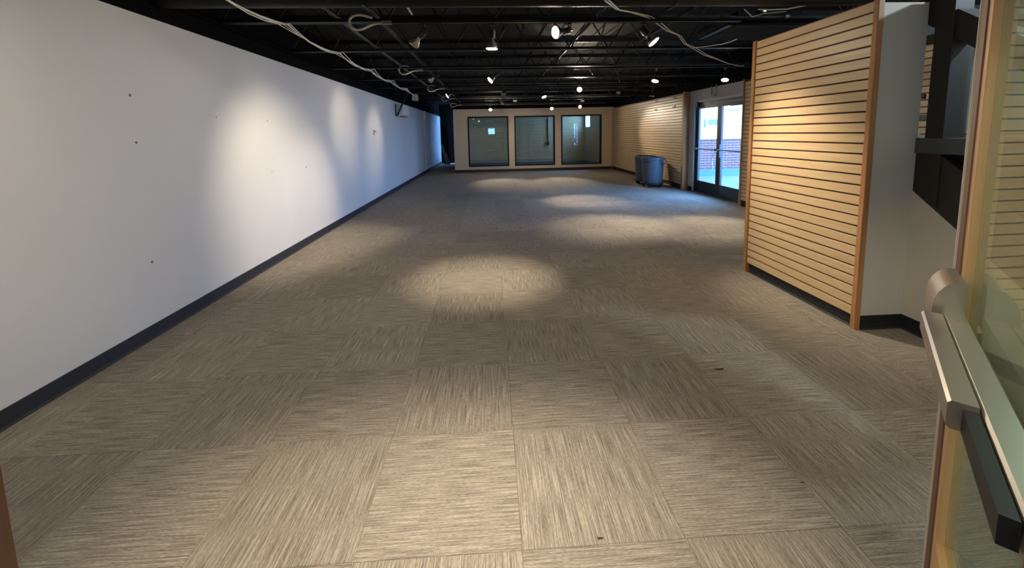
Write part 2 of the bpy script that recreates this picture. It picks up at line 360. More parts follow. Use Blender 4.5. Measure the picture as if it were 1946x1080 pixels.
obj('door_closer', boxes((fx0-.06, fx0+.008, DY0+.12, DY0+.52, DZ-.17, DZ-.09), bevel=.008), 'bronze', d1)
obj('door_closer', boxes((fx0-.06, fx0+.008, DY1-.16, DY1-.09, DZ-.10, DZ+.02), bevel=.008), 'bronze', d1)
obj('pull_handle', boxes((fx0-.045, fx0+.008, mid-.135, mid-.075, .90, 1.19), bevel=.006), 'darkplastic', d1)
obj('threshold', boxes((-.02, .14, DY0, DY1, -.006, .010), bevel=.003), 'galv', d1)
lp = [(-.055+.01*math.sin(a), mid+.02+.13*math.cos(a)-.05, .83+.20*math.sin(a)) for a in [math.radians(t) for t in range(-60, 100, 10)]]
tag(obj('door_cord', tube([(XR+p[0]-.02, p[1]-.05, p[2]) for p in lp], .013), 'cable'), 'white cord looped through the middle of the glass doors', 'cord')

# ------------------------------------------------------------------ outside
struct('ground_outside', boxes((XR+.14, 16, 3, 16, -.3, -.02)), 'pave', 'pale pavement outside the glass doors', 'ground')
bw = thing('brick_building', 'pale building with a low brick wall across the pavement outside', 'building', (5.6, 13.0, -.02))
obj('wall', boxes((0, 5.4, .06, .5, 1.30, 6.0)), 'stucco', bw)
obj('base_course', boxes((0, 5.4, .0, .5, 0, .22), bevel=.004), 'teal', bw)
obj('mortar_bed', boxes((0, 5.4, .05, .5, .22, 1.22)), 'mortar', bw)
obj('sill', boxes((0, 5.4, -.01, .5, 1.22, 1.30), bevel=.004), 'stucco', bw)
br = mesh_of(boxes((0, .212, 0, .06, 0, .060)), 'brick'); br.materials.append(M['brick'])
for r in range(12):
    for c in range(13):
        x = .55 + c*.240 + (r % 2)*.120
        o = bpy.data.objects.new('brick', br); COL.objects.link(o); o.parent = bw; o.location = (x, .03, .232+r*.082)
obj('far_bricks', boxes((0, .5, .035, .06, .232, 1.21), (3.75, 5.4, .035, .06, .232, 1.21)), 'brick', bw)
obj('shade_canopy', boxes((-.46, 1.9, -5.6, -2.6, 2.95, 3.10)), 'bronze', bw)  # unseen overhang added to shade the brick wall
obj('shade_wall', boxes((-.47, -.35, -10, 3, 3.1, 6.2)), 'stucco', bw)  # unseen upper wall added to cut the sky light on the bricks
w = obj('window', boxes((1.56, 1.84, .03, .07, 1.68, 1.86)), 'darkwin', bw); obj('window', boxes((1.40, 1.46, .03, .07, 1.6, 1.86)), 'darkwin', bw); obj('ledge', boxes((1.25, 1.5, .0, .07, 1.42, 1.46)), 'grey', bw)
sg = thing('wall_sign', 'small blue sign with short unreadable lettering on the building outside', 'sign', (7.78, 13.05, 2.02))
obj('sign_board', boxes((-.03, .42, -.02, .0, 0, .17)), 'stucco', sg)
for k in range(7): obj('letter', boxes((.0+k*.054, .038+k*.054, -.028, -.02, .075+.01*(k % 2), .14)), 'signblue', sg)
for k in range(6): obj('letter', boxes((.0+k*.045, .03+k*.045, -.026, -.02, .03, .05)), 'signblue', sg)

# ------------------------------------------------------------------ window wall at the back and the room behind it
wins = [(-.886, .73), (.958, 2.578), (2.826, 4.468)]; WZ0, WZ1 = .215, 2.20
xa = -1.44; bl = [(xa, XR, YB, YB+.12, 0, WZ0), (xa, XR, YB, YB+.12, WZ1, ZD-.02)]
edges = [xa] + [v for w_ in wins for v in w_] + [XR]
for k in range(0, len(edges), 2): bl.append((edges[k], edges[k+1], YB, YB+.12, WZ0, WZ1))
bl.append((xa, xa+.12, YB+.12, 21.5, 0, ZD-.02))
# beige face stops at 2.487, black above
bl2 = [(a, b, c, d, e, min(f, 2.487)) for a, b, c, d, e, f in bl]
wb = struct('wall_back', boxes(*bl2), 'beige', 'beige wall at the far end with three dark-framed windows', 'wall')
obj('upper_band', boxes((xa, XR, YB+.02, YB+.12, 2.487, ZD), (xa, xa+.12, YB+.12, 21.5, 2.487, ZD)), 'band', wb)
struct('baseboard_back', cove_y(YB, -1, xa, XS), 'base', 'black base along the beige window wall', 'baseboard')
for k, (a, b) in enumerate(wins):
    o = thing('window_%d' % (k+1), ['leftmost dark-framed window of the beige wall', 'middle dark-framed window of the beige wall', 'rightmost dark-framed window of the beige wall'][k], 'window', ((a+b)/2, YB, WZ0), kind='structure')
    h, hw, t = WZ1-WZ0, (b-a)/2, .055
    obj('window_frame', boxes((-hw, hw, -.012, .13, 0, t), (-hw, hw, -.012, .13, h-t, h), (-hw, -hw+t, -.012, .13, t, h-t), (hw-t, hw, -.012, .13, t, h-t)), 'darkframe', o)
    obj('window_pane', boxes((-hw+t-.005, hw-t+.005, .05, .056, t-.005, h-t+.005)), 'glass', o)
struct('wall_room_back', boxes((-1.5, XR, 21.48, 21.6, 0, ZD)), 'grey', 'end wall of the room behind the windows', 'wall')
rb = bpy.data.objects['wall_room_back']
slat_wall(rb, 0, -1, 21.43, -1.30, XR, .125, 30, 'slatx')
obj('furring', boxes((-1.30, XR, 21.458, 21.48, .11, 2.41)), 'black', rb)
obj('conduit', tube([(3.03, 21.40, 2.6), (3.03, 21.40, 1.0)], .03), 'darkplastic', rb); obj('switch_box', boxes((2.93, 3.10, 21.36, 21.41, .85, 1.03), bevel=.005), 'darkplastic', rb)
w4 = thing('window_4', 'tall bright slit window in the side of the room behind the glass', 'window', (XR, 20.6, 1.72), kind='structure')
obj('window_frame', boxes((0, .14, -.6, -.54, 0, 1.18), (0, .14, .54, .6, 0, 1.18), (0, .14, -.54, .54, 0, .05), (0, .14, -.54, .54, 1.12, 1.18), (.04, .10, -.03, .03, .05, 1.12)), 'plastic', w4)
obj('window_pane', boxes((.066, .072, -.545, .545, .045, 1.125)), 'clear', w4)
obj('room_floor', boxes((-1.32, XR, YB+.12, 21.43, -.008, .0)), 'slab', floor)
obj('room_slat_return', boxes((XS+.05, XR, 18.0, 20.0, .1, 2.41)), 'slaty', wr)
w8 = thing('window_8', 'unseen side window added to light the room behind the glass', 'window', (XR, 17.3, 1.0), kind='structure')  # unseen window added to bring more daylight onto the back room's slats
obj('window_frame', boxes((0, .14, -.7, -.64, 0, 1.9), (0, .14, .64, .7, 0, 1.9), (0, .14, -.64, .64, 0, .05), (0, .14, -.64, .64, 1.85, 1.9)), 'plastic', w8); obj('window_pane', boxes((.066, .072, -.645, .645, .045, 1.855)), 'clear', w8)
# dark alcove left of the window wall
struct('wall_alcove', boxes((XL-.1, -1.44, 21.9, 22.02, 0, ZD)), 'black', 'dark end wall of the alcove left of the windows', 'wall')
for lb, loc, L, rx, ry, m in (('pale timber board leaning at the back of the dark alcove', (-2.25, 20.9, 0), 1.05, .0, -.22, 'timber'), ('short pale board leaning beside the longer one in the alcove', (-2.12, 20.75, 0), .62, .1, -.30, 'timber'), ('tall dark panel leaning against the alcove wall', (-2.30, 21.3, 0), 1.95, .0, -.05, 'black')):
    o = tag(obj('leaning_board', boxes((-.06, .06, -.015, .015, 0, L), bevel=.003) if m == 'timber' else boxes((-.16, .16, -.02, .02, 0, L), bevel=.003), m), lb, 'board'); o.location = loc; o.rotation_euler = (rx, ry, .3)

# ------------------------------------------------------------------ slat partition on the right, stair side wall
PX, PY0, PY1, PZ = 2.690, 2.765, 4.095, 2.385
wp = struct('wall_partition', boxes((PX+.030, 3.06, PY0+.004, PY1, 0, 2.36)), 'cream', 'free-standing partition faced with lit maple slats on the right', 'wall')
slat_wall(wp, 1, -1, PX, PY0+.036, PY1-.045, .102, 30, 'slaty')
struct('baseboard_partition', cove_x(PX+.030, -1, PY0+.036, PY1-.045, .098), 'base', 'black base recessed under the slat partition', 'baseboard')
struct('trim_4', boxes((PX-.004, PX+.040, PY0-.004, PY0+.036, 0, 2.387), bevel=.0025), 'postz', 'wooden edge post at the near end of the slat partition', 'trim')
struct('trim_5', boxes((PX-.016, PX+.030, PY1-.045, PY1, 0, 2.387), bevel=.0025), 'postz', 'wooden edge post at the far end of the slat partition', 'trim')
struct('baseboard_return', cove_y(PY0+.004, -1, PX+.045, 3.06), 'base', 'black base at the end of the slat partition', 'baseboard')
SL = .735
def zb(y): return 1.05 - SL*(2.782-y)
ws = struct('wall_stair', prism([(1.354, 0), (2.769, 0), (2.769, zb(2.769))], 0, 3.06, 3.12), 'cream', 'cream wall closing the underside of the stair', 'wall')
struct('baseboard_stair', cove_x(3.06, -1, 1.354, 2.76), 'base', 'black base along the cream stair wall', 'baseboard')
st = thing('staircase', 'charcoal stair side with sloping stringer and rail behind the slat partition', 'staircase', (3.06, 1.354, 0))
def sp_(poly, x0, x1): return prism([(y-1.354, z) for y, z in poly], 0, x0-3.06, x1-3.06)
obj('stringer', sp_([(1.354, .0), (2.90, zb(2.90)), (2.90, zb(2.90)+.385), (1.354, .385)], 3.065, 3.115), 'stairdark', st)
obj('guard_panel', sp_([(1.6, .35), (2.90, .35+1.3*SL), (2.90, 1.33), (1.6, 1.33)], 3.16, 3.19), 'stairdark', st)
obj('hand_rail', sp_([(1.45, 1.318), (2.764, 1.318), (2.764, 1.424), (1.45, 1.424)], 3.042, 3.20), 'stairgrey', st)
obj('newel_post', sp_([(2.60, zb(2.60)+.03), (2.715, zb(2.715)+.03), (2.715, 2.40), (2.60, 2.40)], 3.055, 3.185), 'stairdark', st)
obj('soffit_beam', sp_([(1.9, zb(1.9)+1.165), (2.90, zb(2.90)+1.165), (2.90, zb(2.90)+1.352), (1.9, zb(1.9)+1.352)], 3.07, 3.20), 'stairdark', st)
for k in range(9):
    y = 1.42+k*.27; z = .2*(k+1)
    obj('tread', boxes((.07, .95, y-1.354, y-1.354+.30, z-.045, z), bevel=.004), 'stairdark', st)
obj('newel_post', sp_([(3.32, 1.0), (3.55, 1.0), (3.55, 2.45), (3.32, 2.45)], 4.02, 4.10), 'stairdark', st)
obj('guard_panel', sp_([(1.6, .0), (4.4, .0), (4.4, 1.40), (1.6, 1.40)], 4.0, 4.03), 'stairdark', st)
o = tag(obj('wall_panel', prism([(3.2+.0, 1.42), (4.08, 1.42), (4.08, 2.16), (4.05, 2.24), (3.97, 2.28), (3.2, 2.28)], 0, XS-.05, XS-.02), 'bluegrey'), 'blue-grey wall panel with a rounded corner beyond the stair rail', 'panel')
obj('upper_wall', boxes((XS-.01, XR, .5, 4.99, 2.50, ZD)), 'daylight_blue', wr, label='wall above the slats by the stair, blue daylight painted in')  # bluish daylight on this wall is put into its colour
obj('header', boxes((XS-.03, XR, 2.95, 4.99, 2.41, 2.50)), 'stairdark', wr)
sl = thing('stair_fill_lamp', 'unseen bulb added under the deck to brighten the staircase', 'lamp', (4.2, 2.2, ZD-.005))  # unseen bulb added to brighten the stairwell
obj('lamp_base', lathe([(.06, -.03), (.06, 0)], 16), 'plastic', sl); obj('bulb', lathe([(.01, -.13), (.03, -.12), (.035, -.09), (.02, -.05), (.015, -.03)], 14), 'lit', sl, smooth=True)
ld = bpy.data.lights.new('stair_fill_light', 'POINT'); ld.energy = 110; ld.color = (.75, .9, 1); ld.shadow_soft_size = .05
lo = bpy.data.objects.new('stair_fill_light', ld); COL.objects.link(lo); lo.parent = sl; lo.location = (0, 0, -.2)

# ------------------------------------------------------------------ entrance wall, lobby behind the camera
struct('wall_front', boxes((XL, -2.35, .30, YF, 0, ZD), (-.80, -.62, .30, YF, 0, ZD), (-2.35, -.80, .30, YF, 0, .25), (.80, 1.0, .30, YF, 0, ZD), (2.9, XR, .30, YF, 0, ZD), (1.0, 2.9, .30, YF, 0, .25), (-.62, .80, .30, YF, 2.16, ZD), (-2.35, -.8, .30, YF, 2.16, ZD), (1.0, 2.9, .30, YF, 2.16, ZD)), 'cream', 'entrance wall around the doorway where the photo was taken', 'wall')
struct('trim_6', boxes((-.62, -.562, .28, .452, 0, 2.16), bevel=.003), 'jamb', 'dark wooden jamb on the left of the entrance doorway', 'trim')
struct('trim_7', boxes((.745, .80, .28, .44, 0, 2.16), (-.562, .745, .28, .44, 2.13, 2.16)), 'jamb', 'dark wooden jamb on the right of the entrance doorway', 'trim')
struct('wall_lobby', boxes((XL, XR, -3.2, -3.06, 0, 1.45), (XL, XR, -3.2, -3.06, 2.0, ZD), (XL, -.2, -3.2, -3.06, 1.45, 2.0), (.42, XR, -3.2, -3.06, 1.45, 2.0), (XR, XR+.1, -3.2, .3, 0, ZD)), 'cream', 'lobby walls behind the camera', 'wall')
for k, (a, b) in enumerate(((-2.35, -.80), (1.0, 2.9))):
    o = thing('window_%d' % (k+6), ['sidelight window left of the entrance doorway', 'sidelight window right of the entrance doorway'][k], 'window', ((a+b)/2, .375, .25), kind='structure'); hw = (b-a)/2
    obj('window_frame', boxes((-hw, hw, -.04, .04, 0, .05), (-hw, hw, -.04, .04, 1.86, 1.91), (-hw, -hw+.05, -.04, .04, .05, 1.86), (hw-.05, hw, -.04, .04, .05, 1.86)), 'jamb', o); obj('window_pane', boxes((-hw+.045, hw-.045, -.003, .003, .045, 1.865)), 'clear', o)
w5 = thing('window_5', 'small lobby window behind the camera', 'window', (.11, -3.13, 1.45), kind='structure')
obj('window_frame', boxes((-.31, .31, -.03, .03, 0, .03), (-.31, .31, -.03, .03, .52, .55), (-.31, -.28, -.03, .03, .03, .52), (.28, .31, -.03, .03, .03, .52)), 'bronze', w5); obj('window_pane', boxes((-.285, .285, -.003, .003, .025, .525)), 'clear', w5)
for k, x in enumerate((-1.2, 1.2)):  # unseen glowing panels added to light the room from behind the camera
    o = thing('lobby_fill_panel', ['unseen fill light panel added on the left behind the camera', 'unseen fill light panel added on the right behind the camera'][k], 'lamp', (x, -1.3, ZD-.06))
    obj('frame', boxes((-.62, .62, -.32, .32, .02, .055)), 'plastic', o); obj('diffuser', boxes((-.58, .58, -.28, .28, .0, .02)), 'fill_panel', o)

# ------------------------------------------------------------------ near wood and glass door with exit bar (door_2)
ANG = math.radians(46.0); T0, W0 = .78, -.25
Dv = Vector((math.cos(ANG), math.sin(ANG))); Nv = Vector((-math.sin(ANG), math.cos(ANG)))
hp = Dv*T0 + Nv*W0
d2 = thing('door_2', 'wood and glass entrance door standing open with a steel exit bar', 'door', (hp.x, hp.y, 0), ANG, kind='structure')
def tb(t0, t1, w0, w1, z0, z1): return (t0-T0, t1-T0, w0-W0, w1-W0, z0, z1)
WF, WBK, WG = -.230, -.274, -.248
obj('stile', boxes(tb(1.653, 1.785, WBK, WF, .008, 2.10), bevel=.0015), 'doorz', d2)
obj('stile', boxes(tb(.785, .90, WBK, WF, .008, 2.10), bevel=.0015), 'doorz', d2)
obj('rail', boxes(tb(.90, 1.653, WBK, WF, .008, .26), bevel=.0015), 'doorx', d2)
obj('rail', boxes(tb(.90, 1.653, WBK, WF, 1.99, 2.10), bevel=.0015), 'doorx', d2)
obj('door_strip', boxes(tb(1.700, 1.762, WF, WF+.004, .02, 2.09)), 'strip', d2)
obj('edge_strip', boxes(tb(1.785, 1.793, WBK, WF+.006, .008, 2.10)), 'plastic', d2)
obj('glass_pane', boxes(tb(.895, 1.658, WG-.006, WG, .255, 1.995)), 'doorglass', d2)
eb = obj('exit_bar', prism([(WF-W0, .925), (-.188-W0, .925), (-.188-W0, .994), (-.192-W0, 1.0), (WF-W0, 1.0)], 0, .79-T0, 1.60-T0), 'chrome', d2, label='satin steel exit bar')
obj('touch_pad', prism([(-.186-W0, .944), (-.150-W0, .944), (-.145-W0, .950), (-.145-W0, .994), (-.150-W0, 1.0), (-.186-W0, 1.0)], 0, 1.073-T0, 1.571-T0), 'chrome', eb)
obj('pad_core', boxes(tb(.80, 1.073, -.186, -.165, .945, .99)), 'darkplastic', eb)
obj('end_cap', boxes(tb(.78, .79, -.190, WF, .92, 1.002), bevel=.004), 'steelbright', eb)
hd = [(WF-W0, .96), (-.168-W0, .96), (-.168-W0, 1.01), (-.171-W0, 1.032), (-.178-W0, 1.052), (-.188-W0, 1.068), (-.198-W0, 1.078), (-.210-W0, 1.084), (WF-W0, 1.085)]
obj('latch_cover', prism(hd, 0, 1.60-T0, 1.76-T0), 'chrome', eb, smooth=True)
sc_ = lathe([(.012, 0), (.012, .004), (.008, .008)], 14); bmesh.ops.rotate(sc_, verts=sc_.verts[:], cent=(0,0,0), matrix=Matrix.Rotation(-math.pi/2, 3, 'X'))
obj('bar_screw', sc_, 'steelbright', eb, (.985-T0, -.188-W0, .915))

# ------------------------------------------------------------------ joists
def ordinal(k): return ['first', 'second', 'third', 'fourth', 'fifth', 'sixth', 'seventh', 'eighth', 'ninth', 'tenth', 'eleventh', 'twelfth'][k]
JY = [4.25+1.411*k for k in range(-2, 9)]
ZB = 2.635; JX0, JX1 = XL+.0, XR-.01
def joist_proto():
    j = thing('ceiling_joist', '', 'joist', (0, JY[0], ZB), group='black open-web ceiling joists')
    obj('bottom_chord', boxes((JX0, JX1, -.045, -.006, 0, .006), (JX0, JX1, .006, .045, 0, .006), (JX0, JX1, -.012, -.006, .006, .04), (JX0, JX1, .006, .012, .006, .04)), 'steel', j)
    obj('top_chord', boxes((JX0, JX1, -.055, -.006, ZD-ZB-.006, ZD-ZB), (JX0, JX1, .006, .055, ZD-ZB-.006, ZD-ZB), (JX0, JX1, -.012, -.006, ZD-ZB-.05, ZD-ZB-.006), (JX0, JX1, .006, .012, ZD-ZB-.05, ZD-ZB-.006)), 'steel', j)
    p = .53; H = ZD-ZB-.03
    ma = mesh_of(tube([(0, 0, .02), (p/2, 0, H)], .009, 6), 'web_rod'); ma.materials.append(M['steel'])
    mb = mesh_of(tube([(0, 0, H), (p/2, 0, .02)], .009, 6), 'web_rod'); mb.materials.append(M['steel'])
    x = JX0+.05; k = 0
    while x+p/2 < JX1:
        o = bpy.data.objects.new('web_rod', ma if k % 2 == 0 else mb); COL.objects.link(o); o.parent = j; o.location = (x, 0, 0); x += p/2; k += 1
    return j
jp = joist_proto()
for k, y in enumerate(JY):
    j = jp if k == 0 else copy_tree(jp)
    j.location = (0, y, ZB); j['label'] = 'black open-web steel joist under the deck, %s counting from the entrance' % ordinal(k)
# wall ledger angle along the left wall
tag(obj('ledger_angle', boxes((XL-.028, XL+.06, .46, 21.8, 2.622, 2.634), (XL-.028, XL-.018, .46, 21.8, 2.56, 2.622)), 'band'), 'black steel ledger angle along the top of the left wall', 'angle')

# big dark pipe crossing near the front
pp = thing('ceiling_pipe', 'fat dark pipe crossing the ceiling nearest the entrance', 'pipe', (0, 3.55, 2.66))
obj('pipe_body', tube([(XL, 0, 0), (XR-.02, 0, 0)], .085, 20), 'steel', pp, smooth=True)
for x in (-1.0, 1.6): obj('pipe_hanger', boxes((x-.01, x+.01, -.092, -.086, 0, ZD-2.66), (x-.01, x+.01, .086, .092, 0, ZD-2.66), (x-.01, x+.01, -.092, .092, -.092, -.086)), 'steel', pp)
# conduits running down the room
for k, (x, z, y0, y1, r, m, lb) in enumerate(((-1.50, 2.70, .5, 15.9, .016, 'conduit', 'thin conduit along the ceiling nearest the left wall'), (-1.12, 2.72, .5, 15.9, .022, 'steel', 'dark conduit along the ceiling above the conduit loops'), (-.74, 2.70, .5, 4.2, .010, 'cable', 'short pale conduit crossing the ceiling near the entrance'), (-1.75, 2.90, .5, 16, .03, 'steel', 'dark pipe high under the deck near the left wall'), (2.05, 2.72, .5, 5.6, .02, 'steel', 'dark conduit along the ceiling toward the slat partition'), (1.2, 2.78, 1.0, 9.8, .018, 'steel', 'dark conduit along the middle of the ceiling'))):
    tag(obj('conduit_run', tube([(x, y0, z), (x, (y0+y1)/2, z+.005), (x, y1, z)], r, 10), m, smooth=True), lb, 'conduit')
# hanging duct box above the partition
db = thing('duct_box', 'black hanging duct box above the slat partition', 'duct', (2.6, 4.6, 2.585))
obj('duct_body', boxes((0, 1.9, -.35, .35, .0, .15), bevel=.004), 'black', db); obj('duct_end', boxes((-.08, 0, -.32, .32, .01, .11), bevel=.004), 'steel', db); obj('duct_flange', boxes((-.01, 1.9, -.37, -.35, -.01, .02)), 'steel', db)
for x in (.3, 1.5): obj('hanger_rod', tube([(x, 0, .15), (x, 0, ZD-2.585)], .006, 6), 'steel', db)
for k, (x, y, z) in enumerate(((2.85, 4.2, 2.72), (3.1, 4.2, 2.66))):
    o = thing('beam_clamp', ['small bright clamp above the duct box', 'small bright clamp beside the duct box'][k], 'clamp', (x, y, z)); obj('clamp_body', boxes((-.02, .02, -.01, .01, -.015, .015), bevel=.004), 'galv', o); obj('clamp_rod', tube([(0, 0, .015), (0, 0, ZD-z)], .004, 6), 'steel', o)

# white cable bundles tied up between the joists
def drape(x, ys, z, sag, jit, seed):
    rnd = random.Random(seed); P = []
    for a, b in zip(ys, ys[1:]):
        for s in range(6):
            t = s/6; P.append((x + jit*math.sin(seed+3.1*t+a) , a+(b-a)*t, z - sag*(4*t*(1-t)) + jit*.4*math.sin(5*t+seed)))
    P.append((x, ys[-1], z)); return P
bundle = thing('cable_bundle', 'white cable bundle sagging between the joists beside the left wall', 'cable', (0, 0, 0))
ysL = [1.43, 2.84, 4.25, 5.66, 7.07, 8.48, 9.89, 11.3]
for k in range(5): obj('cable', tube(drape(-2.04+.028*k, ysL, 2.629, .020+.020*k, .014, k*1.7), .0042, 6), 'cable', bundle)
cbx = thing('cable_box', 'pale junction box where the left cable bundle ends', 'box', (-2.05, 11.53, 2.47)); obj('box_body', boxes((-.075, .075, -.085, .085, 0, .15), bevel=.01), 'ivory', cbx); obj('hanger_rod', tube([(0, 0, .15), (0, 0, ZD-2.47)], .005, 6), 'steel', cbx)
cb2 = thing('cable_run', 'white cable pair swooping across the ceiling toward the slat partition', 'cable', (0, 0, 0))
RW = [(.93,3.30,2.545),(1.10,3.55,2.552),(1.30,3.74,2.58),(1.599,4.111,2.632),(1.80,4.30,2.60),(1.967,4.509,2.60),(2.2,4.75,2.612),(2.478,5.172,2.60),(2.798,5.60,2.632),(3.15,5.95,2.60),(3.481,6.219,2.59),(3.9,6.62,2.59),(4.329,7.04,2.61),(4.75,7.20,2.62)]
obj('cable', tube(RW, .006, 6), 'cable', cb2); obj('cable', tube([(x+.02, y-.03, z-.012*math.sin(i*1.3)-.006) for i, (x, y, z) in enumerate(RW)], .006, 6), 'cable', cb2)
tag(obj('cable_branch', tube([(2.798,5.58,2.63),(2.86,5.35,2.60),(2.96,5.15,2.585),(2.968,4.962,2.578),(2.94,4.80,2.57)], .007, 6), 'cable'), 'white cable branching off toward the black duct box', 'cable')
tag(obj('cable_tail', tube([(2.62,3.95,2.66),(2.66,3.86,2.63),(2.75,3.74,2.60),(2.86,3.62,2.60),(3.05,3.45,2.62)], .006, 6), 'cable'), 'loose white cable tail above the slat partition', 'cable')
tag(obj('cable_tail', tube([(2.50,3.98,2.67),(2.58,3.98,2.60),(2.70,3.98,2.63),(2.9,3.95,2.64)], .005, 6), 'cable'), 'thin curled cable above the top of the slat partition', 'cable')

# ------------------------------------------------------------------ tracks, loops and lamps
ZT = 2.60
tracks = [(1.43, -.9, 2.2, 'over the entrance'), (4.12, -.92, 2.55, 'nearest in view'), (7.07, -1.10, 4.72, 'second in view'), (9.89, -1.05, 4.60, 'third in view'), (12.70, -1.05, 4.4, 'fourth in view'), (15.50, -1.05, 4.4, 'farthest, close to the beige wall')]
for k, (y, x0, x1, lb) in enumerate(tracks):
    t = thing('light_track', 'slim black lighting track across the ceiling, ' + lb, 'track', (x0, y, ZT), group='black lighting tracks')
    L = x1-x0
    obj('rail_body', boxes((0, L, -.018, -.012, -.012, .018), (0, L, .012, .018, -.012, .018), (0, L, -.012, .012, .010, .018)), 'steel', t)
    obj('rail_edge', boxes((0, L, -.0195, -.018, -.0125, -.007)), 'galv', t)
    obj('feed_end', boxes((-.10, 0, -.016, .016, -.014, .020), bevel=.004), 'galv', t)
    for s in (.2, L/2, L-.2): obj('hanger', tube([(s, 0, .018), (s, 0, ZB-ZT+.02)], .005, 6), 'steel', t)
    path = [(-.10, 0, -.002), (-.17, 0, -.006), (-.23, 0, -.03), (-.29, 0, -.058), (-.345, 0, -.062), (-.39, 0, -.035), (-.41, 0, .008), (-.395, 0, .048), (-.35, 0, .075), (-.29, 0, .078), (-.23, 0, .062), (-.19, .02, .052)]
    # smooth the loop
    for _ in range(2):
        q = [path[0]]
        for a, b in zip(path, path[1:]): q += [tuple(.75*a[i]+.25*b[i] for i in range(3)), tuple(.25*a[i]+.75*b[i] for i in range(3))]
        q.append(path[-1]); path = q
    obj('conduit_loop', tube(path, .013, 8), 'loop', t, smooth=True, label='pale flexible conduit loop at the end of the track')

def lamp_meshes():
    # bulb axis along -Z (light leaves towards -Z); origin at the knuckle
    d = {}
    d['holder'] = mesh_of(lathe([(.010, .012), (.030, .010), (.032, -.005), (.032, -.065), (.029, -.068)], 20), 'holder', True)
    prof = []
    n = 36; bm = bmesh.new(); rings = []
    for r, h, fl in ((.021, -.062, 0), (.024, -.085, .0), (.030, -.10, .02), (.044, -.122, .05), (.056, -.145, .05), (.060, -.158, .0), (.0605, -.164, 0), (.058, -.168, 0)):
        rings.append([bm.verts.new((r*(1+fl*(1 if i % 3 == 0 else -.4))*math.cos(2*math.pi*i/n), r*(1+fl*(1 if i % 3 == 0 else -.4))*math.sin(2*math.pi*i/n), h)) for i in range(n)])
    bm_skin(bm, rings, cap=False); d['bulb'] = mesh_of(bm, 'bulb', True)
    d['lens'] = mesh_of(lathe([(.0575, -.1665), (.050, -.171), (.03, -.174), (.008, -.1755)], 24), 'lens', True)
    d['yoke'] = mesh_of(boxes((.033, .040, -.010, .010, -.05, .012), (-.040, -.033, -.010, .010, -.05, .012), (-.040, .040, -.010, .010, .012, .019)), 'yoke')
    d['stem'] = mesh_of(boxes((-.018, .018, -.03, .03, .052, .071), (-.008, .008, -.008, .008, .017, .052)), 'stem')
    return d
LM = lamp_meshes()
for k_, m_ in (('holder', 'darkplastic'), ('bulb', 'reflector'), ('yoke', 'darkplastic'), ('stem', 'darkplastic')): LM[k_].materials.append(M[m_])
LM['lens_lit'] = LM['lens'].copy(); LM['lens_lit'].materials.append(M['lit']); LM['lens'].materials.append(M['dim'])
def track_lamp(label, bulb, aim, lit=True, power=1.0, cone=58, blend=1.0, roll=0.0):
    by = bulb[1]; ty = min(tracks, key=lambda t: abs(t[0]-by))[0]
    k = Vector((bulb[0], ty, ZT-.085)); a = Vector(aim); d = (a-k).normalized()
    t = thing('track_lamp', label, 'lamp', (k.x, k.y, k.z), group='ceiling track lamps')
    q = d.to_track_quat('-Z', 'Y')
    for n in ('holder', 'yoke', 'bulb'):
        o = obj(n, LM[n], None, t); o.rotation_mode = 'QUATERNION'; o.rotation_quaternion = q
    o = obj('lens', LM['lens_lit' if lit else 'lens'], None, t); o.rotation_mode = 'QUATERNION'; o.rotation_quaternion = q
    obj('stem', LM['stem'], None, t)
    if lit:
        ld = bpy.data.lights.new('lamp_light', 'SPOT'); ld.energy = LAMP_W*power; ld.color = LAMP_COL; ld.spot_size = math.radians(cone); ld.spot_blend = blend; ld.shadow_soft_size = .035
        lo = bpy.data.objects.new('lamp_light', ld); COL.objects.link(lo); lo.parent = t; lo.rotation_mode = 'QUATERNION'; lo.rotation_quaternion = q
        lo.location = d*.185
        # wide spill of the same lamp
        ls = bpy.data.lights.new('lamp_spill', 'SPOT'); ls.energy = LAMP_W*SPILL*power**.5; ls.color = LAMP_COL; ls.spot_size = math.radians(165); ls.spot_blend = 1.0; ls.shadow_soft_size = .05
        lq = bpy.data.objects.new('lamp_spill', ls); COL.objects.link(lq); lq.parent = t; lq.rotation_mode = 'QUATERNION'; lq.rotation_quaternion = q; lq.location = d*.185
